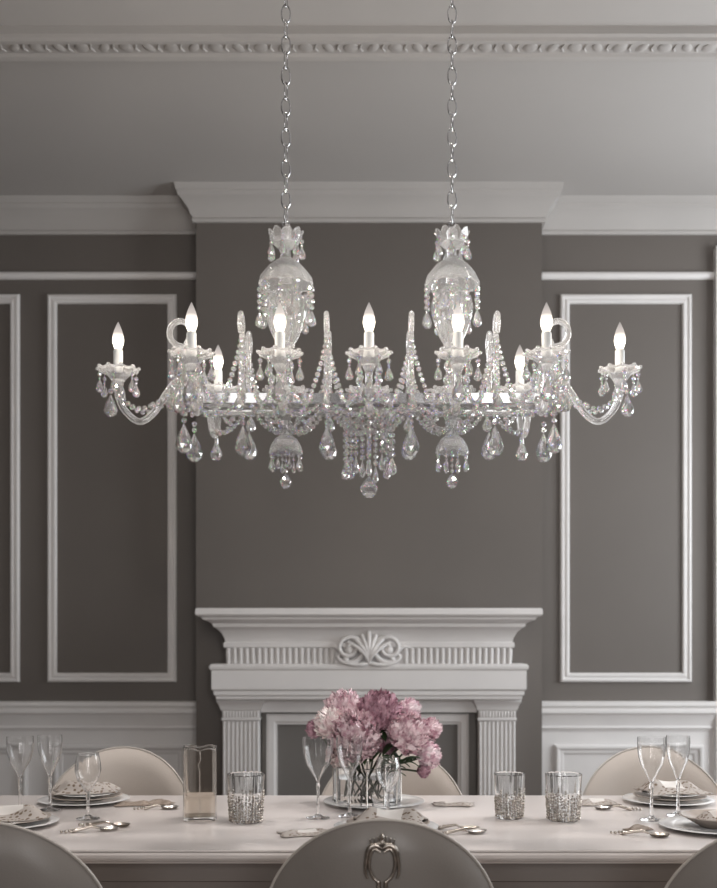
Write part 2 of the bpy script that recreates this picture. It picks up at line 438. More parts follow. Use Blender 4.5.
# wainscot: dado boards, chair rail, panels
def wainscot(x0, x1, panels, k, side):
    struct(MB().box(x0, x1, YB-.012, YB, .12, .90).build('trim_%d' % k, M['white']), 'white wainscot boards %s of the fireplace' % side, 'wainscot')
    rail = [(0, .800), (.018, .800), (.022, .812), (.030, .816), (.026, .828), (.030, .850), (.044, .884), (.048, .892), (.060, .898), (.060, .914), (.052, .918), (.056, .930), (.064, .936), (.064, .954), (.056, .960), (0, .960)]
    struct(MB().sweep_plan([(x0, YB), (x1, YB)], rail).build('trim_%d' % (k+1), M['white'], smooth=25), 'white moulded chair rail %s of the fireplace' % side, 'trim')
    wp = [(0, 0), (0, .018), (.010, .026), (.020, .024), (.028, .014), (.040, .012), (.050, .006), (.050, 0)]
    for i, (a, b) in enumerate(panels):
        struct(MB().frame(a, b, .18, .725, YB-.012, wp).build('trim_%d' % (k+2+i), M['white'], smooth=25), 'white wainscot panel moulding %s of the fireplace, panel %s' % (side, ('beside it', 'further out', 'outermost')[i]), 'trim')
wainscot(-XW, -BX, [(-1.70, -.98), (-2.52, -1.84)], 10, 'left')
wainscot(BX, 1.862, [(1.00, 1.80)], 20, 'right')
bb = [(0, 0), (.02, 0), (.02, .10), (.012, .12), (0, .13)]
struct(MB().sweep_plan([(-XW, YB), (-BX, YB), (-BX, BY), (-.80, BY)], bb).build('baseboard_left', M['white'], smooth=25), 'white baseboard left of fireplace', 'baseboard')
struct(MB().sweep_plan([(.80, BY), (BX, BY), (BX, YB), (1.862, YB)], bb).build('baseboard_right', M['white'], smooth=25), 'white baseboard right of fireplace', 'baseboard')
# tall door with casing beside the right wainscot (only its casing edge shows)
dr = MB()
dr.box(1.862, 1.962, YB-.05, YB, 0, 3.40); dr.box(2.862, 2.962, YB-.05, YB, 0, 3.40); dr.box(1.962, 2.862, YB-.05, YB, 3.30, 3.40)
dr.box(1.962, 2.862, YB-.02, YB, 0, 3.30)
d1 = struct(dr.build('door_1', M['white']), 'tall white door with casing at the right end of the back wall', 'door')
pf = MB().frame(2.05, 2.77, .2, 1.2, YB-.02, fp); pf.frame(2.05, 2.77, 1.35, 3.15, YB-.02, fp)
pf.build('door_panel', M['white'], d1, smooth=25)
MB().lathe([(0, .03), (.022, .022), (.028, 0), (.022, -.022), (0, -.03)], 16, (2.04, YB-.06, 1.0)).build('door_handle', M['old_silver'], d1, smooth=40)

# ------------------------------------------------------------------ fireplace mantel
fm = thing('fireplace_mantel', 'white classical fireplace mantel with fluted pilasters on the chimney breast', 'fireplace', (0, BY, 0))
def L(y): return y-BY
# plan path of a bracketed course that returns to the wall: offset is measured from the breast face
def course(hw, prof, name, smooth=25):
    # prof: (projection in front of the breast, z); the side returns step out by the same amounts
    rows = []
    for p, z in prof:
        q = hw-prof_ref+p
        rows.append([(-q, 0, z), (-q, -p, z), (q, -p, z), (q, 0, z)])
    m = MB(); n = 4; o = m.grid(rows, closed_u=False, closed_v=False)
    m.cap([o+k for k in range(n)]); m.cap([o+(len(prof)-1)*n+k for k in range(n)])
    for j in (0, 3):
        pass
    return m.build(name, M['white'], fm, smooth=smooth)
prof_ref = .30
course(.863, [(.17, 1.249), (.176, 1.255), (.176, 1.275), (.168, 1.280), (.172, 1.300), (.188, 1.330), (.212, 1.352), (.222, 1.356), (.226, 1.372), (.246, 1.384), (.268, 1.392), (.274, 1.404), (.292, 1.410), (.300, 1.418), (.300, 1.440), (.294, 1.449)], 'shelf')
prof_ref = .17
course(.733, [(.155, 1.166), (.155, 1.170), (.155, 1.249), (.155, 1.2491)], 'frieze')
for sx in (-1, 1):
    fl = MB()
    for k in range(18):
        xx = sx*(.188+.031*k)
        fl.tube([(xx, -.150, 1.168), (xx, -.160, 1.172), (xx, -.1605, 1.20), (xx, -.164, 1.225), (xx, -.168, 1.240), (xx, -.150, 1.249)], [.010, .0120, .0135, .0145, .013, .010], 8)
    fl.build('flute_band', M['white'], fm, smooth=40)
prof_ref = .18
course(.80, [(.155, .985), (.160, .990), (.160, 1.004), (.170, 1.010), (.170, 1.030), (.176, 1.036), (.180, 1.040), (.180, 1.136), (.188, 1.142), (.190, 1.156), (.182, 1.168)], 'architrave')
# lintel board and pilasters
MB().box(-.56, .56, -.07, 0, .915, .985).build('lintel_board', M['white'], fm)
for sx in (-1, 1):
    c = .661*sx; hw = .098
    pm = MB().box(c-hw+.004, c+hw-.004, -.085, 0, 0, .985)
    for k in range(9):
        fx = c-hw+.011+k*(2*hw-.022)/8
        pm.tube([(fx, -.088, .13), (fx, -.088, .868)], .0075, 8)
    pm.box(c-hw-.012, c+hw+.012, -.115, 0, 0, .11)
    p = pm.build('pilaster', M['white'], fm, smooth=40)
    cp = MB()
    rows = []
    for q, z in ((0, .872), (.006, .876), (.006, .884), (.002, .888), (.002, .925), (.010, .930), (.012, .940), (.020, .962), (.028, .972), (.028, .985)):
        rows.append([(c-hw-q+.004, 0, z), (c-hw-q+.004, -.094-q, z), (c+hw+q-.004, -.094-q, z), (c+hw+q-.004, 0, z)])
    o = cp.grid(rows); cp.cap([o+k for k in range(4)]); cp.cap([o+36+k for k in range(4)])
    for k in range(12):
        fx = c-hw+.012+k*(2*hw-.024)/11
        cp.tube([(fx, -.097, .890), (fx, -.099, .905), (fx, -.098, .922)], [.004, .0062, .005], 6)
    cp.build('capital', M['white'], p, smooth=35)
# boarded opening: dark gap, white inner frame, grey panel
MB().box(-.56, .56, -.012, -.0005, .0, .915).build('opening_board', M['recess'], fm)
ff = MB().frame(-.535, .52, -.02, .905, -.012, [(0, 0), (0, .022), (.012, .030), (.040, .028), (.048, .020), (.056, .018), (.056, 0)])
ff.build('inner_frame', M['white'], fm, smooth=25)
# carved shell-and-scroll ornament in the middle of the frieze
orn = MB()
oz, oy = 1.160, -.178
def spiral(sx):
    pts = []
    for i in range(40):
        t = i/39; a = R(-100)+t*R(600); r = .072*(1-t)**.8+.008
        pts.append((sx*(.098-r*math.cos(a)*1.0), oy-.012-.014*t, oz+.088+r*math.sin(a)*.92))
    return pts
for sx in (-1, 1):
    orn.tube(spiral(sx), [.014-.006*i/39 for i in range(40)], 8)
    orn.tube(smoothpath([(sx*.004, oy-.01, oz+.012), (sx*.035, oy-.018, oz+.006), (sx*.085, oy-.016, oz+.006), (sx*.135, oy-.012, oz+.020), (sx*.158, oy-.010, oz+.045), (sx*.140, oy-.014, oz+.062)], 5), [.013-.0002*i for i in range(26)], 8)
    orn.tube(smoothpath([(sx*.150, oy, oz+.078), (sx*.178, oy, oz+.096), (sx*.215, oy+.006, oz+.090)], 5), [.012-.0008*i for i in range(11)], 8)
    orn.lathe([(0, .028), (.020, .016), (.026, 0), (.020, -.016), (0, -.028)], 10, (sx*.100, oy-.008, oz+.078))
    orn.lathe([(0, .018), (.014, .010), (.018, 0), (.014, -.010), (0, -.018)], 10, (sx*.118, oy-.008, oz+.032))
for k in range(-3, 4):
    l = .168-.008*abs(k); pts = []; rr = []
    for i in range(9):
        t = i/8
        pts.append((.030*k*t*t+.006*k*t, oy-.016-.022*math.sin(PI*min(1, t*1.02)), oz+.004+l*t-.010*t*t*abs(k))); rr.append(.004+.0095*math.sin(PI*(t*.70+.06))*(.4+.6*t))
    orn.tube(pts, rr, 8)
orn.build('carved_ornament', M['white'], fm, smooth=50)

# ------------------------------------------------------------------ dining table
TZ, TY0, TY1, TX = 0.75, 2.76, 3.73, 1.50
tb = thing('dining_table', 'long cream lacquered dining table with moulded edge under the chandelier', 'table', (0, (TY0+TY1)/2, 0))
HW = (TY1-TY0)/2
def rects(prof, hx, hy):
    m = MB(); rows = []
    for a, z in prof: rows.append([(-hx+a, -hy+a, z), (hx-a, -hy+a, z), (hx-a, hy-a, z), (-hx+a, hy-a, z)])
    o = m.grid(rows, closed_u=True); m.cap([o+k for k in range(4)]); m.cap([o+(len(prof)-1)*4+k for k in range(4)])
    return m
rects([(.012, TZ), (.006, TZ-.001), (.004, TZ-.005), (.009, TZ-.0065), (.004, TZ-.008), (.0, TZ-.014), (.001, TZ-.022), (.008, TZ-.030), (.020, TZ-.034), (.030, TZ-.036), (.034, TZ-.042), (.05, TZ-.044)], TX, HW).build('tabletop', M['table'], tb, smooth=30)
rects([(.085, TZ-.044), (.085, TZ-.10), (.090, TZ-.104), (.092, TZ-.13), (.10, TZ-.14)], TX, HW).build('apron', M['apron'], tb, smooth=30)
for sx in (-1, 1):
    for sy in (-1, 1):
        MB().lathe([(.045, 0), (.05, .03), (.035, .06), (.04, .1), (.062, .45), (.05, .56), (.06, .6), (.06, .615)], 20, (sx*(TX-.17), sy*(HW-.17), 0)).build('leg', M['apron'], tb, smooth=40)

# ------------------------------------------------------------------ chairs (back at -y, seat towards +y)
def chair(name, label, loc, rz, emblem=False):
    t = thing(name, label, 'chair', loc, rz, 'round-backed dining chairs')
    # back outline (x, z)
    rr, cz = .283, .600
    out = []
    for i in range(41):
        a = -R(8)+i/40*(PI+R(16))
        out.append((rr*math.cos(a), cz+rr*math.sin(a)))
    out += [(-.262, .50), (-.235, .44), (-.18, .415), (0, .41), (.18, .415), (.235, .44), (.262, .50)]
    yb = lambda x: -.235+1.15*x*x
    def shell(side, mat, nm):
        rows = []
        for k in range(9):
            q = 1-k/8*.97
            th = (.030*(1-q**5)**.5 if q < 1 else 0)
            ring = []
            for (x, z) in out:
                X = x*q; Z = .62+(z-.62)*q
                lean = -.06*(Z-.45)
                ring.append((X, yb(X)+lean+side*th, Z))
            rows.append(ring)
        m = MB(); o = m.grid(rows, closed_u=True); n = len(out)
        m.cap([o+8*n+k for k in range(n)])
        return m.build(nm, mat, t, smooth=60)
    shell(-1, M['leather_out'], 'backrest_shell')
    shell(1, M['leather_in'], 'backrest_pad')
    MB().tube([(x, yb(x)-.06*(z-.45), z) for x, z in out], .0036, 8, closed=True).build('piping', M['piping'], t, smooth=60)
    # seat cushion
    def sq(tt, i):
        c, s_ = abs(math.cos(tt)), abs(math.sin(tt)); return ((c**3.2+s_**3.2)**(-1/3.2), 0)
    MB().lathe([(.20, .385), (.235, .392), (.245, .41), (.245, .445), (.232, .465), (.19, .475), (.10, .48), (0, .482)], 40, (0, .02, 0), mod=sq).build('seat', M['leather_in'], t, smooth=50)
    MB().lathe([(.21, .345), (.225, .35), (.225, .39), (.20, .395)], 40, (0, .02, 0), mod=sq).build('seat_frame', M['leg'], t, smooth=40)
    for sx in (-1, 1):
        for sy in (-1, 1):
            MB().tube([(sx*.195, .02+sy*.195, 0), (sx*.18, .02+sy*.18, .2), (sx*.165, .02+sy*.165, .36)], [.011, .016, .021], 12).build('leg', M['leg'], t, smooth=50)
    if emblem:
        e = MB(); ez, ey = .835, -.292
        yy = lambda z: ey-.06*(z-.835)
        P = lambda u, v: (u, yy(ez+v), ez+v)
        for s in (-1, 1):
            e.tube(smoothpath([P(0, -.012), P(s*.016, -.004), P(s*.030, -.014), P(s*.036, -.040), P(s*.038, -.066), P(s*.033, -.080)], 5), [.0045+.002*math.sin(i/5) for i in range(26)], 8)
            e.tube(smoothpath([P(s*.004, -.020), P(s*.018, -.013), P(s*.028, -.030), P(s*.029, -.055), P(s*.020, -.078), P(s*.006, -.090)], 5), .0035, 8)
            e.tube(smoothpath([P(s*.008, -.088), P(s*.0075, -.12), P(s*.006, -.17)], 4), .005, 8)
            for q, hgt in ((.008, .012), (.016, .009), (.024, .006)):
                e.tube([P(s*q, -.002), P(s*q*1.12, hgt*.6), P(s*q*1.15, hgt)], [.0028, .002, .0012], 6)
                e.bead(P(s*q*1.15, hgt+.002), .0026)
        e.tube(smoothpath([P(-.026, -.004), P(0, .000), P(.026, -.004)], 5), .0032, 8)
        e.lathe([(.004, 0), (.0055, .006), (.003, .010), (.006, .016), (.003, .022), (0, .028)], 10, P(0, -.002))
        e.build('back_emblem', M['old_silver'], t, smooth=50)
    return t
chair('dining_chair', 'taupe round-backed dining chair in front with ornate silver emblem on its back', (0.030, 2.70, 0), 0, True)
FCH = chair('dining_chair', 'taupe round-backed chair seen from behind, cut by the lower left corner', (-.882, 2.68, 0), R(-2))
dup(FCH, (.945, 2.68, 0), R(3), 'taupe round-backed chair of which only a sliver shows at the lower right corner')
dup(FCH, (-.935, 3.80, 0), R(180), 'beige chair facing the viewer behind the wine glasses at the left')
dup(FCH, (.085, 3.80, 0), R(180), 'beige chair facing the viewer half hidden behind the peony bouquet')
dup(FCH, (1.060, 3.80, 0), R(180), 'beige chair facing the viewer in front of the bright right wainscot')

# ------------------------------------------------------------------ chandelier
CY = 3.20
ch = thing('chandelier', 'long crystal island chandelier with nine lit candle bulbs hanging on two chains', 'chandelier', (0, CY, 2.0))
def cz(z): return z-2.0
ZB = 2.085                      # rim height of the candle cups
# chrome frame tray
fr = MB()
for y0, y1 in ((-.10, -.078), (.078, .10)): fr.box(-.52, .52, y0, y1, -.014, .014)
for x0 in (-.52, -.256, -.011, .234, .498): fr.box(x0, x0+.022, -.078, .078, -.014, .014)
fr.box(-.498, .498, -.020, .020, -.010, .010)
fr.build('frame', M['chrome'], ch)

def scal(n, amp, zamp, lo):
    def f(t, i):
        if i < lo[0] or i > lo[1]: return (1, 0)
        c = abs(math.cos(n*t/2)); return (1-amp+amp*c, zamp*c)
    return f
# shared meshes
def cup_mesh():
    prof = [(0, -.052), (.010, -.051), (.014, -.040), (.020, -.028), (.034, -.014), (.050, -.006), (.059, -.003), (.061, .003), (.056, .004), (.046, -.001), (.030, -.008), (.016, -.014), (0, -.015)]
    m = MB().lathe(prof, 64, mod=scal(10, .05, .003, (4, 10)))
    for k in range(10):
        a = 2*PI*(k)/10; m.lathe([(0, .006), (.005, .004), (.0065, 0), (.005, -.004), (0, -.006)], 8, (.060*math.cos(a), .060*math.sin(a), .006))
    return m.build('candle_cup', M['crystal_plain'], smooth=40)
def sleeve_mesh(): return MB().lathe([(.0125, -.014), (.0140, -.012), (.0140, .058), (.0128, .062), (.0, .062)], 20).build('candle_sleeve', M['sleeve'], smooth=40)
def bulb_mesh():
    return MB().lathe([(.0096, 0), (.0120, .008), (.0155, .020), (.0170, .031), (.0158, .044), (.0122, .058), (.0074, .070), (.0034, .079), (0, .086)], 20).build('bulb', M['bulb'], smooth=60)
def small_pendant(ph):
    m = MB(); m.tube([(0, 0, .004), (0, 0, -.020)], .0009, 5); m.bead((0, 0, -.012), .0072); m.bead((0, 0, -.024), .0045)
    m.drop((0, 0, -.027), .0125, .040, sy=.8, ph=ph); return m.build('pendant', M['crystal'])
def big_pendant(beads, r=.0215, h=.072, ph=.0):
    m = MB(); z = 0
    for k in range(beads): z -= .010; m.bead((0, 0, z), .0088); z -= .0085
    m.drop((0, 0, z-.002), r, h, n=10, ph=ph); return m.build('pendant', M['crystal'])
def string_pendant(n, r, dr, dh):
    m = MB(); z = 0
    m.tube([(0, 0, .004), (0, 0, -n*r*2.1)], .0008, 5)
    for k in range(n): z -= r; m.bead((0, 0, z), r*(.92 if k % 2 else 1.0)); z -= r*1.08
    m.drop((0, 0, z), dr, dh); return m.build('pendant', M['crystal'])
PROTO = bpy.data.objects.new('proto', None); C.objects.link(PROTO)
CUP, SLV, BLB = cup_mesh(), sleeve_mesh(), bulb_mesh()
fl_ = bpy.data.lights.new('filament', 'POINT'); fl_.energy = 5.6; fl_.color = (1.0, 0.90, 0.78); fl_.shadow_soft_size = 0.006
FIL = bpy.data.objects.new('filament', fl_); C.objects.link(FIL)
SP = [small_pendant(0), small_pendant(.5)]
BPa, BPb, BPc = big_pendant(1, .0215, .066), big_pendant(2, .0258, .088), big_pendant(1, .0165, .050, .3)
STR = string_pendant(4, .0088, .0140, .050)
STL = string_pendant(7, .0092, .0135, .052)
STS = string_pendant(2, .0060, .0095, .036)
protos = [CUP, SLV, BLB, FIL, BPa, BPb, BPc, STR, STL, STS]+SP

def arm(base, tip, side, dip, big=True, label=None):
    """base, tip: points relative to the chandelier origin; the glass tube dips between them and carries a candle"""
    bx, by, bz = base; tx, ty, tz = tip
    d = Vector((tx-bx, ty-by, 0)); 
    P = []
    for f, dz in dip: P.append((bx+d.x*f, by+d.y*f, dz))
    P = [base]+P+[(tx, ty, tz-.048)]
    a = MB().tube(smoothpath(P, 6), .0105, 12).build('arm', M['crystal_plain'], ch, smooth=60)
    rz = random.random()
    link_copy(CUP, a, tip, (0, 0, rz)); link_copy(SLV, a, tip); link_copy(BLB, a, (tx, ty, tz+.061)); link_copy(FIL, a, (tx, ty, tz+.061+.030))
    ph = {'front': -PI/2, 'back': PI/2, 'left': PI, 'right': 0}[side]
    for k in range(6):
        q = ph+R(30)+k*PI/3
        link_copy(SP[k % 2], a, (tx+.055*math.cos(q), ty+.055*math.sin(q), tz-.004-.002*(k % 2)), (0, 0, q))
    if big:
        link_copy(BPa, a, (tx+.022*math.cos(ph), ty+.022*math.sin(ph), tz-.050), (0, 0, .3))
    return a
XS = [-.492, -.247, 0, .247, .492]
for xx in XS:
    arm((xx, -.095, 0), (xx, -.25, cz(ZB)), 'front', [(.12, -.030), (.42, -.056), (.80, -.036), (.98, .004)])
for xx in (XS[0], XS[4]):
    arm((xx, .095, 0), (xx, .27, cz(ZB)+.026), 'back', [(.12, -.030), (.42, -.056), (.80, -.036), (.98, .004)], big=False)
for s, sd in ((-1, 'left'), (1, 'right')):
    arm((s*.515, 0, .0), (s*.745, -.04, cz(ZB)+.008), sd, [(.12, .060), (.26, .070), (.40, .030), (.55, -.026), (.73, -.055), (.90, -.028), (.99, .012)])

# shepherd's crooks: tall glass hooks
def crook(x, y, plane, s, ztop):
    z0 = .0; rr = .032; zc = ztop-rr
    P = [(0, z0), (0, zc*.55), (.004, zc-.035)]
    for k in range(10):
        a = R(-35)+k*R(30)
        P.append((rr*(-.75)+rr*1.12*math.cos(a)+.012, zc+rr*math.sin(a)))
    pts = [((x+s*u, y, v) if plane == 'x' else (x, y+s*u, v)) for u, v in P]
    pts = smoothpath(pts, 4)
    n = len(pts)
    c = MB().tube(pts, [.0088-.002*i/n for i in range(n)], 10).build('crook', M['crystal_plain'], ch, smooth=60)
    c2 = MB().lathe([(.014, .0), (.018, .010), (.013, .022), (.010, .03), (.012, .045), (.009, .06)], 12, (x, y, .010)).build('finial_base', M['crystal'], c)
    return c
for x in (-.372, -.1235, .1235, .372):
    crook(x, -.090, 'y', 1, .244); crook(x, .090, 'y', -1, .244)
for s in (-1, 1): crook(s*.545, 0, 'x', s*-1.0, .262) if False else None
def endhook(s):
    P = [(.515, 0.0), (.520, .10), (.528, .150), (.548, .178), (.585, .190), (.604, .215), (.600, .246), (.575, .262), (.548, .250), (.538, .222), (.550, .200), (.556, .180)]
    pts = smoothpath([(s*u, .03, v) for u, v in P], 5)
    c = MB().tube(pts, .0095, 10).build('crook', M['crystal_plain'], ch, smooth=60)
    MB().lathe([(.014, .0), (.018, .010), (.013, .022), (.010, .03), (.012, .045), (.009, .06)], 12, (s*.515, .03, .010)).build('finial_base', M['crystal'], c)
for s in (-1, 1): endhook(s)

# bead strands
def strand(a, b, sag, r=.0082, parent=ch, name='bead_strand'):
    A, B = Vector(a), Vector(b); 
    P = [A.lerp(B, i/40)+Vector((0, 0, -sag*4*(i/40)*(1-i/40))) for i in range(41)]
    m = MB(); acc = 0; step = r*2.12
    m.bead(P[0], r)
    for i in range(1, 41):
        seg = (P[i]-P[i-1]).length; t = step-acc
        while t <= seg:
            m.bead(P[i-1].lerp(P[i], t/seg), r*random.uniform(.9, 1.05)); t += step
        acc = seg-(t-step)
    return m
def add_strand(*segs, r=.0082):
    M_ = MB()
    for s_ in segs:
        q = strand(*s_, r=r); o = len(M_.v); M_.v += q.v; M_.f += [tuple(i+o for i in f) for f in q.f]
    return M_.build('bead_strand', M['crystal'], ch)
for x in (-.372, -.1235, .1235, .372):
    for sy in (-1, 1):
        y = sy*.090
        # tent of beads from the crook down to the frame, then a swag on to the neighbouring arms
        for sx in (-1, 1):
            near = x+sx*.1235
            add_strand(((x, y-.014*sy*-1, .165), (x+sx*.046, y+sy*.03, .006), .012), ((x+sx*.046, y+sy*.03, .0), (near, y+sy*.07, -.035), .040))
        add_strand(((x, y+sy*.012, .15), (x, y+sy*.055, -.005), .006))
        link_copy(BPb, ch, (x*(.976 if sy < 0 else 1.01), y+sy*.045, -.050 if sy < 0 else -.016), (0, 0, .4*sy))
        link_copy(BPc, ch, (x+.0, y+sy*.062, .020), (0, 0, .2))
for x in XS:
    # swags from the arm to the middle of the frame
    for sy in (-1, 1):
        for sx in (-1, 1):
            if abs(x+sx*.09) < .56:
                add_strand(((x, sy*.17, -.035), (x+sx*.10, sy*.085, -.014), .030))
                add_strand(((x+sx*.02, sy*.22, .030), (x+sx*.07, sy*.10, -.010), .028), r=.0070)
for s in (-1, 1):
    for dy in (-.028, .024):
        add_strand(((s*.745, -.04+dy, .030), (s*.640, -.02+dy, -.008), .030), ((s*.640, -.02+dy, -.008), (s*.545, dy, .105), .020))
    add_strand(((s*.535, -.02, .155), (s*.575, -.05, .04), .01), ((s*.575, -.05, .04), (s*.52, -.10, -.02), .05))
    add_strand(((s*.535, .0, .150), (s*.50, -.09, .03), .01)); add_strand(((s*.535, .02, .150), (s*.50, .11, .03), .01))
    add_strand(((s*.56, -.03, .12), (s*.545, -.09, -.02), .0)); add_strand(((s*.56, .04, .12), (s*.545, .09, -.02), .0))
    link_copy(BPa, ch, (s*.56, -.06, .05), (0, 0, .2)); link_copy(BPa, ch, (s*.525, -.085, .06), (0, 0, .9)); link_copy(BPa, ch, (s*.585, -.03, .06), (0, 0, .6))
    link_copy(BPb, ch, (s*.545, -.065, -.030), (0, 0, .3)); link_copy(BPb, ch, (s*.535, .06, -.035), (0, 0, .1))

# columns: stem, urn, dome, crown dish, lower bell, strings of drops
def ribs(n, amp):
    return lambda t, i: (1+amp*math.cos(n*t), 0)
def hub_dish(x, parent):
    m = MB().lathe([(.016, .012), (.030, .014), (.048, .024), (.062, .036), (.067, .043), (.062, .045), (.046, .033), (.030, .024), (.016, .022)], 64, (x, 0, 0), mod=scal(10, .05, .003, (3, 6)))
    for k in range(10):
        a = 2*PI*k/10; m.lathe([(0, .006), (.005, .004), (.0065, 0), (.005, -.004), (0, -.006)], 8, (x+.066*math.cos(a), .066*math.sin(a), .046))
    return m.build('hub_dish', M['crystal_plain'], parent, smooth=40)
def column(x):
    prof = [(0, -.075), (.020, -.074), (.022, -.055), (.014, -.045), (.022, -.030), (.030, -.016), (.030, .016), (.020, .024), (.015, .04), (.015, .100), (.024, .110), (.024, .125), (.015, .135), (.016, .165),
            (.026, .172), (.024, .182), (.034, .200), (.046, .228), (.056, .262), (.060, .295), (.054, .325), (.036, .345), (.022, .356), (.018, .375), (.017, .43), (.022, .436), (.016, .446), (.013, .475), (.016, .520), (.009, .535), (0, .537)]
    c = MB().lathe(prof, 40, (x, 0, 0), mod=lambda t, i: (1+.07*math.cos(10*t), 0) if 14 <= i <= 20 else (1, 0)).build('column', M['crystal_plain'], ch, smooth=40)
    # dome with pressed rim
    dm = MB().lathe([(.016, .440), (.030, .434), (.048, .420), (.064, .402), (.076, .384), (.083, .370), (.080, .361), (.074, .366), (.066, .380), (.052, .400), (.034, .414), (.018, .424)], 22, (x, 0, 0), anti=True, mod=lambda t, i: (1+(.035*math.cos(11*t) if 1 <= i <= 6 else 0), -.006*abs(math.cos(5.5*t)) if 5 <= i <= 7 else 0))
    dm.build('dome', M['crystal_plain'], c, smooth=25)
    cr = MB().lathe([(.014, .468), (.026, .474), (.040, .486), (.049, .500), (.054, .508), (.050, .509), (.044, .499), (.034, .486), (.016, .480)], 72, (x, 0, 0), mod=scal(9, .10, .016, (3, 6)))
    cr.build('crown_dish', M['crystal_plain'], c, smooth=30)
    bl = MB().lathe([(.012, -.075), (.018, -.085), (.022, -.094), (.034, -.102), (.046, -.116), (.052, -.138), (.049, -.142), (.042, -.124), (.030, -.110), (.014, -.104)], 64, (x, 0, 0), mod=scal(10, .10, -.006, (4, 7)))
    bl.build('bell_dish', M['crystal_plain'], c, smooth=30)
    for k in range(10):
        a = 2*PI*(k+.3)/10; link_copy(STR, c, (x+.079*math.cos(a), .079*math.sin(a), .362-.010*(k % 2)), (0, 0, a))
    for k in range(7):
        a = 2*PI*(k+.1)/7; link_copy(SP[k % 2], c, (x+.048*math.cos(a), .048*math.sin(a), .505), (0, 0, a))
    for k in range(8):
        a = 2*PI*(k+.4)/8; link_copy(STS, c, (x+.045*math.cos(a), .045*math.sin(a), -.138), (0, 0, a))
    for k in range(5):
        a = 2*PI*(k+.4)/5; link_copy(SP[k % 2], c, (x+.028*math.cos(a), .028*math.sin(a), .352), (0, 0, a))
    b = MB(); b.tube([(x, 0, -.10), (x, 0, -.215)], .001, 5)
    for k in range(4): b.bead((x, 0, -.150-.016*k), .006)
    b.lathe([(0, -.206), (.006, -.210), (.014, -.219), (.0185, -.231), (.014, -.243), (.007, -.249), (0, -.251)], 12, (x, 0, 0), anti=True)
    b.build('ball_drop', M['crystal'], c)
    hub_dish(x, c)
    return c
for s in (-1, 1): column(s*.250)
for s in (-1, 1):
    for k in range(6):
        a = 2*PI*k/6+.2
        add_strand(((s*.25+.10*math.cos(a), .10*math.sin(a), -.012), (s*.25+.018*math.cos(a), .018*math.sin(a), -.070), .022), r=.0075)
# centre cluster
hub = MB().lathe([(0, -.06), (.016, -.058), (.024, -.04), (.048, -.028), (.074, -.020), (.078, -.012), (.06, -.004), (.03, .004), (.02, .03), (.0, .034)], 48, mod=scal(12, .08, 0, (4, 6))).build('centre_hub', M['crystal'], ch, smooth=30)
hub_dish(0, hub)
for k in range(11):
    a = 2*PI*(k+.25)/11; rr = .072
    link_copy(STL, hub, (rr*math.cos(a), rr*math.sin(a), -.022-.008*(k % 3)), (0, 0, a))
b = MB(); b.tube([(0, 0, -.05), (0, 0, -.225)], .001, 5)
for k in range(9): b.bead((0, 0, -.066-.0175*k), .0078)
b.lathe([(0, -.214), (.008, -.220), (.019, -.232), (.0275, -.250), (.022, -.267), (.011, -.277), (0, -.279)], 12, anti=True)
b.build('ball_drop', M['crystal'], hub)
for sx in (-1, 1):
    for sy in (-1, 1):
        add_strand(((sx*.02, sy*.03, -.045), (sx*.11, sy*.085, -.012), .030), r=.0078)
# small ball drops under the far arms
for x in (-.492, .492):
    q = MB(); q.lathe([(.006, 0), (.007, -.03), (.014, -.045), (.020, -.062), (.014, -.080), (0, -.086)], 10, (x, .23, -.045), anti=True)
    q.build('ball_drop', M['crystal'], ch)
# chains
for s in (-1, 1):
    x = s*.250; m = MB(); z = .537; k = 0
    m.tube([(x+.010*math.cos(t), 0, .543+.010*math.sin(t)) for t in [2*PI*i/16 for i in range(16)]], .0022, 8, closed=True)
    z = .549
    pitch = .0465
    while z < 1.60:
        ring = []
        for i in range(22):
            t = 2*PI*i/22; u = .0130*math.cos(t); v = .0275*math.sin(t)
            ring.append((x+u*(1 if k % 2 else .25), u*(.25 if k % 2 else 1), z+.0235+v))
        m.tube(ring, .0024, 6, closed=True)
        z += pitch; k += 1
    m.build('chain', M['chrome'], ch, smooth=60)
    MB().lathe([(0, 1.590), (.012, 1.592), (.02, 1.60), (.05, 1.622), (.062, 1.638), (.062, 1.65)], 32, (x, 0, 0)).build('ceiling_canopy', M['chrome'], ch, smooth=40)
for p in protos: bpy.data.objects.remove(p)
bpy.data.objects.remove(PROTO)

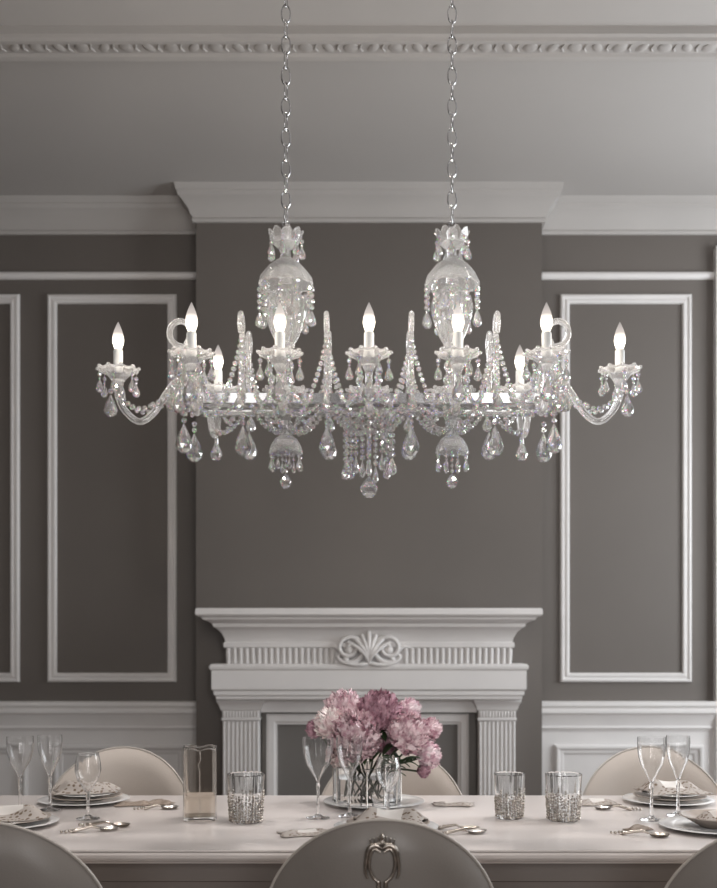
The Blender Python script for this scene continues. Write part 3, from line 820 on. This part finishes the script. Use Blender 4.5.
# ------------------------------------------------------------------ table ware
def at(px, d): return (px-369)*d/FPX
def dep(y): return .55*FPX/(y-638)
def wine_glass(label, px, d, h, bw, tulip=False):
    r = bw/2; hb = h*.50; t = .0016
    if not tulip:
        o = [(.0, h*.50-.012), (.006, h*.50-.010), (.010, h*.50), (.45*r, h*.575), (.78*r, h*.68), (.95*r, h*.80), (r, h*.93), (.985*r, h)]
    else:
        o = [(.0, h*.40), (.006, h*.405), (.35*r, h*.46), (.80*r, h*.60), (r, h*.74), (.97*r, h*.85), (.84*r, h*.97), (.82*r, h)]
    inner = [(max(0, a-t), b+.0012) for a, b in reversed(o[1:])]
    inner[0] = (o[-1][0]-t, o[-1][1])
    prof_b = o+inner+[(0, o[0][1]+.004)]
    n = 48
    fl = lambda tt, i: (1-.032*(1-abs(math.cos(7*tt))), 0)
    root = thing('wine_glass', label, 'glass', (at(px, d), d, TZ), 0, 'wine glasses on the table')
    MB().lathe(prof_b, n, mod=fl).build('bowl', M['glass'], root, smooth=40)
    zb = o[0][1]+.002
    MB().lathe([(0, .0005), (.034, .0005), (.036, .0015), (.034, .003), (.016, .006), (.007, .012), (.0048, .025), (.0042, h*.22), (.0045, zb-.03), (.0068, zb-.014), (.0045, zb-.006), (.005, zb), (0, zb)], 24).build('stem', M['glass'], root, smooth=40)
    return root
wine_glass('tall wine glass nearest the left picture edge', 20, 3.39, .236, .086)
wine_glass('second tall wine glass from the left, just behind the left plates', 50, 3.40, .240, .078)
wine_glass('short tulip-shaped glass standing in front of the left beige chair', 88, 3.235, .200, .080, True)
wine_glass('wide wine glass left of the bouquet, leftmost of three', 318, 3.25, .246, .095)
wine_glass('narrow wine glass in front of the bouquet, middle of three', 349.5, 3.28, .245, .082)
wine_glass('short tulip glass in front of the vase, rightmost of three', 388, 3.28, .182, .078, True)
wine_glass('wine glass at the right with the wider bowl, left of the pair', 651.5, 3.215, .250, .086)
wine_glass('slim wine glass at the right, right of the pair', 678, 3.30, .247, .074)

def tumbler(label, px, d, top, h, seed):
    rt, rb = top/2, top/2*.84; t = .0022
    root = thing('tumbler', label, 'glass', (at(px, d), d, TZ), 0, 'cut glass tumblers')
    n = 56
    fl = lambda tt, i: (1-.022*(1-abs(math.cos(9*tt))), .0035*abs(math.cos(9*tt)) if 2 <= i <= 4 else 0)
    MB().lathe([(0, .0005), (rb-.004, .0005), (rb, .004), (rb+(rt-rb)*.5, h*.5), (rt, h), (rt-t, h), (rb+(rt-rb)*.5-t, h*.5), (rb-t-.001, .012), (0, .010)][0:3]+[(rb+(rt-rb)*.5, h*.5), (rt, h-.004), (rt-t*.5, h-.003), (rt-t, h-.004), (rb+(rt-rb)*.5-t, h*.5), (rb-t-.001, .012), (0, .010)], n, mod=fl).build('glass_body', M['glass'], root, smooth=40)
    # silver beading that climbs the lower part in uneven columns
    rg = random.Random(seed); m = MB()
    nc = 30
    for k in range(nc):
        a = 2*PI*k/nc; top_ = h*rg.uniform(.42, .66); z = .008
        while z < top_:
            q = rb+(rt-rb)*z/h
            m.bead(((q+.0004)*math.cos(a+rg.uniform(-.03, .03)), (q+.0004)*math.sin(a), z), rg.uniform(.0026, .0042), 6); z += rg.uniform(.0065, .0100)
    m.build('silver_beading', M['old_silver'], root)
    return root
tumbler('silver-beaded glass tumbler left of the bouquet beside the tall jar', 246, 3.18, .113, .146, 1)
tumbler('narrower silver-beaded tumbler right of the bouquet, left of the two', 509.5, 3.25, .096, .138, 2)
tumbler('wider silver-beaded tumbler right of the bouquet, right of the two', 563.5, 3.21, .112, .142, 3)

# tall square glass jar with a wavy rim
jar = thing('glass_jar', 'tall square glass jar with wavy rim and faint amber base', 'jar', (at(200, 3.235), 3.235, TZ), R(8))
def rsq(h, c, z, wav=0.0):
    # square ring with rounded corners; a wavy rim has two humps and a dip on every side
    pts = []
    for q in range(4):
        a0 = PI/2*q
        for k in range(5):
            t = a0+PI/8*k; pts.append(((h-c)*(1 if q in (0, 3) else -1)+c*math.cos(t), (h-c)*(1 if q in (0, 1) else -1)+c*math.sin(t)))
        n0 = pts[-1]; q2 = (q+1) % 4
        n1 = ((h-c)*(1 if q2 in (0, 3) else -1)+c*math.cos(a0+PI/2), (h-c)*(1 if q2 in (0, 1) else -1)+c*math.sin(a0+PI/2))
        for k in range(1, 8): pts.append((n0[0]+(n1[0]-n0[0])*k/8, n0[1]+(n1[1]-n0[1])*k/8))
    out = []
    for x, y in pts:
        w_ = min(abs(x), abs(y))/h
        out.append((x, y, z+wav*(math.sin(min(1, w_*1.15)*PI*.72)**2)))
    return out
jm = MB()
ring = [rsq(.046, .010, .0006), rsq(.049, .010, .004), rsq(.049, .010, .212, .007), rsq(.0475, .009, .2145, .007), rsq(.046, .008, .212, .007), rsq(.046, .008, .012)]
o = jm.grid(ring, closed_u=True); n_ = len(ring[0])
jm.cap([o+k for k in range(n_)], True); jm.cap([o+5*n_+k for k in range(n_)])
jm.build('jar_body', M['amber_glass'], jar, smooth=25)
MB().tube(rsq(.0478, .010, .2125, .007), .0026, 8, closed=True).build('rim', M['glass'], jar, smooth=60)
fb = MB(); ring = []
for z_, h_ in ((.0135, .0440), (.0735, .0440), (.075, .0425)): ring.append(rsq(h_, .008, z_))
o = fb.grid(ring, closed_u=True); fb.cap([o+k for k in range(n_)], True); fb.cap([o+2*n_+k for k in range(n_)])
fb.build('frosted_base', glass('frosted_amber_glass', 1.2, (1, .96, .90, 1), 0.25, white=0.22, wcol=(.9, .80, .70, 1)), jar, smooth=30)
sd = MB()
for sx in (-1, 1):
    for sy in (-1, 1): sd.tube([(sx*.0475, sy*.0475, .004), (sx*.0475, sy*.0475, .212)], .0020, 8)
sd.tube([(0.0, -.0500, .010), (0.0, -.0500, .15), (-.005, -.0505, .168), (.003, -.0505, .185), (0, -.0500, .212)], .0018, 8)
sd.build('glass_ribs', M['glass'], jar, smooth=60)

def plate(name, label, x, y, z, r, mat, wavy=0.0, deep=.014):
    prof = [(0, .0005), (r*.55, .0005), (r*.60, .002), (r*.70, deep*.45), (r*.98, deep), (r, deep+.0015), (r*.98, deep+.003), (r*.70, deep*.45+.004), (r*.60, .0055), (0, .0045)]
    md = (lambda t, i: (1+wavy*math.cos(12*t)*(1 if 4 <= i <= 6 else 0), wavy*.02*math.cos(12*t)*(1 if 4 <= i <= 6 else 0))) if wavy else None
    o = MB().lathe(prof, 72, mod=md).build(name, mat, smooth=40, loc=(x, y, z))
    return tag(o, label, 'plate', 'place setting china')
def cloth(name, label, x, y, z, sx, sy, amp, rz, mat, seed, fold=.02, n=26):
    rg = random.Random(seed); ph = [rg.uniform(0, 6.28) for _ in range(6)]
    V = []; F = []; U = []
    for i in range(n+1):
        for j in range(n+1):
            u = i/n; v = j/n
            X = (u-.5)*sx; Y = (v-.5)*sy
            hh = amp*(.5+.25*math.sin(7*u+ph[0]+2*math.sin(3*v+ph[1]))+.25*math.sin(6*v+ph[2]+1.6*u))+fold*math.exp(-((v-.5-.2*math.sin(4*u+ph[3]))*5)**2)
            e = max(abs(u-.5), abs(v-.5))*2
            hh *= (1-.8*max(0, e-.6)/.4)
            X *= 1+.08*math.sin(9*v+ph[4]); Y *= 1+.10*math.sin(8*u+ph[5])
            V.append((X, Y, hh+.001)); U.append((u, v))
    for i in range(n):
        for j in range(n):
            a = i*(n+1)+j; F.append((a, a+n+1, a+n+2, a+1))
    me = bpy.data.meshes.new(name); me.from_pydata(V, [], F)
    uvl = me.uv_layers.new(name='UVMap')
    for lp in me.loops: uvl.data[lp.index].uv = U[lp.vertex_index]
    for p in me.polygons: p.use_smooth = True
    me.materials.append(mat)
    o = bpy.data.objects.new(name, me); C.objects.link(o); o.location = (x, y, z); o.rotation_euler = (0, 0, rz)
    md = o.modifiers.new('thickness', 'SOLIDIFY'); md.thickness = .0022; md.offset = 1
    return tag(o, label, 'napkin', 'lace napkins')
def spoon(label, x, y, z, rz, l=.15, mat=None, cat='spoon'):
    root = thing('spoon', label, cat, (x, y, z), rz, 'table silver')
    rows = []
    n = 20
    for k, (q, dz) in enumerate([(1.0, .010), (.80, .005), (.5, .0025), (.1, .002)]):
        rows.append([(l*.36+.030*q*math.cos(2*PI*i/n), .020*q*math.sin(2*PI*i/n), dz) for i in range(n)])
    for k, (q, dz) in enumerate([(.1, .0005), (.5, .001), (.80, .0035), (.98, .010)]):
        rows.append([(l*.36+.030*q*math.cos(2*PI*i/n), .020*q*math.sin(2*PI*i/n), dz) for i in range(n)])
    m = MB(); m.grid(rows, closed_u=True, closed_v=True); m.build('spoon_bowl', mat or M['silver'], root, smooth=60)
    m = MB().tube(smoothpath([(l*.36-.028, 0, .009), (.0, 0, .014), (-l*.25, 0, .009), (-l*.45, 0, .004)], 5), [.0028+.0002*i for i in range(16)], 8)
    for k in range(5): m.bead((-l*.30-.011*k, .003*(-1)**k, .008-.0008*k), .006-.0004*k, 7)
    m.build('spoon_handle', M['old_silver'], root, smooth=60)
    return root

def setting(xc, yc, r, stack, where, seed, nap=True, naprot=.2):
    z = TZ
    plate('charger_plate', 'wide white charger plate, lowest of the stack %s' % where, xc, yc, z, r, M['china'], deep=.012); z += .0075
    if stack >= 2:
        plate('dinner_plate', 'grey-brown dinner plate in the stack %s' % where, xc+.006, yc, z+.003, r*.80, M['taupe_china'], deep=.013); z += .011
    if stack >= 3:
        plate('salad_plate', 'white salad plate on top of the stack %s' % where, xc+.012, yc-.004, z+.003, r*.66, M['china'], .03, deep=.012); z += .012
    if nap:
        cloth('napkin', 'white napkin with brown lace edge on the stack %s' % where, xc+.01, yc, z+.004, r*1.35, r*1.05, .020, naprot, M['lace'], seed, .022)
setting(at(84, 3.56), 3.56, .150, 3, 'at the far left of the table', 11)
setting(at(8, 3.12), 3.12, .145, 2, 'near the left picture edge', 12)
setting(at(386, 3.045), 3.045, .150, 2, 'behind the emblem chair', 13, naprot=-.1)
setting(at(668, 3.56), 3.56, .150, 3, 'at the far right of the table', 14)
setting(at(714, 3.06), 3.06, .155, 1, 'near the right picture edge', 15, nap=False)
# soup bowl of the near right setting
bw = MB().lathe([(0, .0005), (.045, .0005), (.05, .004), (.075, .018), (.098, .030), (.102, .032), (.098, .034), (.072, .023), (.045, .008), (0, .006)], 72)
tag(bw.build('soup_bowl', M['taupe_china'], smooth=40, loc=(at(716, 3.06), 3.06, TZ+.0075)), 'grey-brown soup bowl on the charger near the right picture edge', 'bowl')
cloth('napkin', 'small lace napkin tucked in the soup bowl', at(716, 3.06), 3.06, TZ+.024, .12, .10, .016, .5, M['lace'], 25, .016)
# loose lace and silver
cloth('lace_doily', 'brown beaded lace doily beside the far left plates', at(128, 3.50)+.015, 3.50, TZ+.0005, .11, .07, .008, .2, M['lace_dark'], 31, .004)
cloth('lace_doily', 'small brown lace doily between the far left plates and the glass jar', at(160, 3.52), 3.52, TZ+.0005, .085, .06, .008, -.3, M['lace_dark'], 32, .006)
cloth('lace_doily', 'silvery lace doily right of the vase tray', at(444, 3.50)+.03, 3.50, TZ+.0005, .13, .075, .007, -.15, M['lace'], 33, .004)
cloth('lace_doily', 'lace cloth left of the plates behind the emblem chair', at(318, 2.98)-.03, 2.98, TZ+.0005, .15, .085, .008, .25, M['lace'], 34, .006)
cloth('lace_doily', 'lace cloth left of the far right plates', at(600, 3.52)-.01, 3.52, TZ+.0005, .13, .08, .010, .1, M['lace'], 35, .008)
cloth('lace_doily', 'brown lace tassel left of the near right charger', at(640, 3.04)-.005, 3.04, TZ+.0005, .07, .05, .010, .5, M['lace_dark'], 36, .008)
spoon('ornate silver spoon lying near the left front chair', at(92, 3.02), 3.02, TZ, R(20), .13, M['silver'])
spoon('second ornate spoon just behind the one near the left front chair', at(106, 3.10), 3.10, TZ, R(-5), .12, M['old_silver'])
spoon('tarnished spoon resting at the far left beside the doily', at(165, 3.42)-.02, 3.41, TZ, R(10), .10, M['silver'])
spoon('silver spoon right of the emblem chair top', at(462, 2.98), 2.98, TZ, R(12), .12, M['silver'])
spoon('dark silver spoon beside the one right of the emblem chair top', at(452, 3.045)+.01, 3.05, TZ, R(-8), .11, M['old_silver'])
spoon('silver spoon left of the far right plates', at(622, 3.40)-.02, 3.40, TZ, R(170), .11, M['silver'])
spoon('silver spoon pointing at the near right charger', at(648, 2.965)-.02, 2.955, TZ, R(-20), .13, M['old_silver'])

# vase with peonies on a round tray
VX, VY = at(367, 3.53), 3.53
tr = plate('serving_tray', 'round silver-rimmed white tray under the peony vase', at(374, 3.53), VY, TZ, .168, M['china'], deep=.010)
vz = TZ+.0055
vs = thing('flower_vase', 'low faceted clear glass vase holding the peony bouquet', 'vase', (VX, VY, vz))
vr = .112
MB().lathe([(0, .0005), (vr-.004, .0005), (vr, .004), (vr*1.01, .120), (vr*1.01-.002, .123), (vr-.005, .120), (vr-.006, .012), (0, .010)], 12).build('vase_body', M['glass'], vs)
MB().lathe([(0, .0135), (vr-.008, .0135), (vr-.0075, .085), (0, .085)], 12).build('water', glass('water', 1.33, (1, 1, 1, 1), 0, white=.05, wcol=(.8, .82, .8, 1)), vs)
rib = MB()
for k in range(12):
    a = 2*PI*k/12
    rib.tube([(vr*math.cos(a), vr*math.sin(a), .003), (vr*1.01*math.cos(a), vr*1.01*math.sin(a), .121)], .0028, 6)
rib.build('silver_edges', M['silver'], vs, smooth=60)

def peony(label, px, py, d, rp, mat, seed, npet=105, leaves=0):
    npet = int(npet*1.7)
    c = Vector((at(px, d), d, EYE-(py-638)*d/FPX)); rad = rp*d/FPX*1.06
    root_c = Vector((VX, VY, vz+.115))
    ax = (c-Vector((VX, VY, vz+.05))); ax.y -= .06; ax.normalize()
    rg = random.Random(seed)
    t = thing('peony', label, 'flower', tuple(c), 0, 'peonies in the vase')
    q = Vector((0, 0, 1)).rotation_difference(ax)
    m = MB(); ga = PI*(3-5**.5)
    for k in range(npet):
        f = (k+.5)/npet
        th = math.acos(1-1.62*f)                         # from the axis down past the equator
        th *= 1.0; ph = k*ga+rg.uniform(-.25, .25)
        dirn = Vector((math.sin(th)*math.cos(ph), math.sin(th)*math.sin(ph), math.cos(th)*.92))
        tang = Vector((math.cos(th)*math.cos(ph), math.cos(th)*math.sin(ph), -math.sin(th)))
        side = dirn.cross(tang).normalized()
        tw = rg.uniform(-.6, .6)
        up = (-tang*math.cos(tw)+side*math.sin(tw)); sd_ = (side*math.cos(tw)+tang*math.sin(tw))
        r0 = rad*rg.uniform(.80, 1.03); wd = rad*rg.uniform(.20, .34)*(.75+.5*f); ln = rad*rg.uniform(.34, .52)
        tilt = .15+.55*rg.random()
        rows = []
        nu, nv = 7, 5
        w1, w2 = rg.uniform(0, 6.28), rg.uniform(0, 6.28)
        for v in range(nv):
            vv = v/(nv-1); row = []
            for u in range(nu):
                uu = u/(nu-1)*2-1
                width = wd*math.sin(PI*(.18+.62*vv))**.8
                p = dirn*(r0*(.62+.36*vv**.8)) + up*(ln*(vv-.72)) + sd_*(width*uu)
                p += dirn*(-.10*rad*uu*uu*(1-.3*vv))                            # cup
                p += dirn*(rad*.11*vv*vv*math.sin(5.2*uu+w1)) + up*(rad*.07*vv**2*math.sin(7.5*uu+w2))
                p += dirn*(-tilt*.22*rad*max(0, vv-.6)/.4)*(-1 if f < .25 else 1)*.6
                row.append(tuple(q @ p))
            rows.append(row)
        m.grid(rows)
    # green heart
    core = MB().lathe([(0, .62*rad), (.5*rad, .40*rad), (.66*rad, 0), (.5*rad, -.45*rad), (0, -.62*rad)], 12)
    core.v = [tuple(q @ Vector(p)) for p in core.v]
    o = len(m.v); m.v += core.v; m.f += [tuple(i+o for i in f_) for f_ in core.f]
    fo = m.build('bloom', mat, t, smooth=70)
    # stem into the vase
    a_ = rg.uniform(0, 6.28); base = Vector((VX+.055*math.cos(a_), VY+.055*math.sin(a_), vz+.020)); mid = root_c+Vector(((c.x-VX)*.35, (c.y-VY)*.35, .0))
    pts = [p-c for p in smoothpath([base, base.lerp(mid, .6), mid, c-ax*rad*.4], 5)]
    MB().tube(pts, .0035, 8).build('stem', M['stem'], t, smooth=60)
    for k in range(leaves):
        lm = MB(); a2 = rg.uniform(0, 6.28)
        hor = Vector((math.cos(a2), -abs(math.sin(a2)), -.25)).normalized()
        b0 = -ax*rad*.75; L_ = rg.uniform(.06, .085); rows = []
        sdv = hor.cross(Vector((0, 0, 1))).normalized()
        for i in range(9):
            tt = i/8; cc = b0+hor*L_*tt+Vector((0, 0, .018*math.sin(PI*tt)-.02*tt)); wq = .021*math.sin(PI*min(1, tt*.96+.03))**.9
            rows.append([tuple(cc-sdv*wq+Vector((0, 0, .006))), tuple(cc), tuple(cc+sdv*wq+Vector((0, 0, .006)))])
        lm.grid(rows); lo = lm.build('leaf', M['leaf'], t, smooth=80)
        sm = lo.modifiers.new('thickness', 'SOLIDIFY'); sm.thickness = .0008
    return t
peony('large pale pink peony at the top left of the bouquet', 344, 711, 3.56, 21, M['p_pink'], 1)
peony('deep mauve peony at the top middle of the bouquet', 379, 713, 3.50, 23, M['p_mauve'], 2, 125, 1)
peony('small mauve peony peeping out at the left end of the bouquet', 316, 730, 3.55, 10.5, M['p_mauve'], 3, 70)
peony('big dusty pink peony at the front left above the wine glasses', 356, 738, 3.44, 26, M['p_pink'], 4, 130, 2)
peony('blush white peony between the small left mauve one and the front left one', 331, 724, 3.50, 17, M['p_cream'], 5, 90)
peony('big pink peony facing forward at the right of the bouquet', 408, 735, 3.45, 22, M['p_pink'], 6, 125, 2)
peony('small pale peony at the top right of the bouquet', 409, 710, 3.55, 12, M['p_pale'], 7, 80, 1)
peony('dusty pink peony at the far right end of the bouquet', 430, 729, 3.54, 12, M['p_pink'], 8, 80)
peony('pale lilac-white peony drooping at the lower right of the bouquet', 427, 755, 3.48, 14.5, M['p_pale'], 9, 90, 1)
peony('tiny mauve bud hanging lowest at the right of the bouquet', 423, 771, 3.46, 8, M['p_mauve'], 10, 40)
peony('blush white bloom low at the left rim of the vase', 340, 756, 3.47, 13, M['p_cream'], 11, 80, 1)
peony('mauve peony deep in the middle behind the front blooms', 386, 742, 3.53, 15, M['p_mauve'], 12, 80, 3)
# leafy sprigs
def sprig(label, px, py, d, dirx, seed, n=5):
    rg = random.Random(seed)
    tip = Vector((at(px, d), d, EYE-(py-638)*d/FPX)); base = Vector((VX+dirx*.03, VY-.02, vz+.03))
    t = thing('leaf_sprig', label, 'foliage', tuple(base), 0, 'green sprigs in the vase')
    mid = base.lerp(tip, .55)+Vector((0, 0, .03))
    P = smoothpath([Vector((0, 0, 0)), mid-base, tip-base], 8)
    MB().tube(P, .0028, 6).build('stem', M['stem'], t, smooth=60)
    for k in range(n):
        b0 = P[int(len(P)*(.45+.55*k/n))-1]; a = rg.uniform(-.9, .9)+(0 if dirx > 0 else PI)
        hor = Vector((math.cos(a), -.5+.3*rg.random(), rg.uniform(-.2, .5))).normalized(); sdv = hor.cross(Vector((0, .3, 1))).normalized()
        L_ = rg.uniform(.040, .062); rows = []
        for i in range(9):
            tt = i/8; cc = b0+hor*L_*tt+Vector((0, 0, .010*math.sin(PI*tt))); wq = .014*math.sin(PI*min(1, tt*.96+.03))**.9
            rows.append([tuple(cc-sdv*wq), tuple(cc+Vector((0, 0, -.003))), tuple(cc+sdv*wq)])
        lm = MB(); lm.grid(rows); lo = lm.build('leaf', M['leaf'], t, smooth=80)
        sm = lo.modifiers.new('thickness', 'SOLIDIFY'); sm.thickness = .0008
sprig('dark green leaves under the right peonies above the vase', 408, 762, 3.43, 1, 41, 7)
sprig('dark green leaves in the middle above the vase rim', 383, 758, 3.42, 1, 42, 7)
sprig('single green leaf tip poking out at the upper left of the bouquet', 317, 718, 3.55, -1, 43, 2)
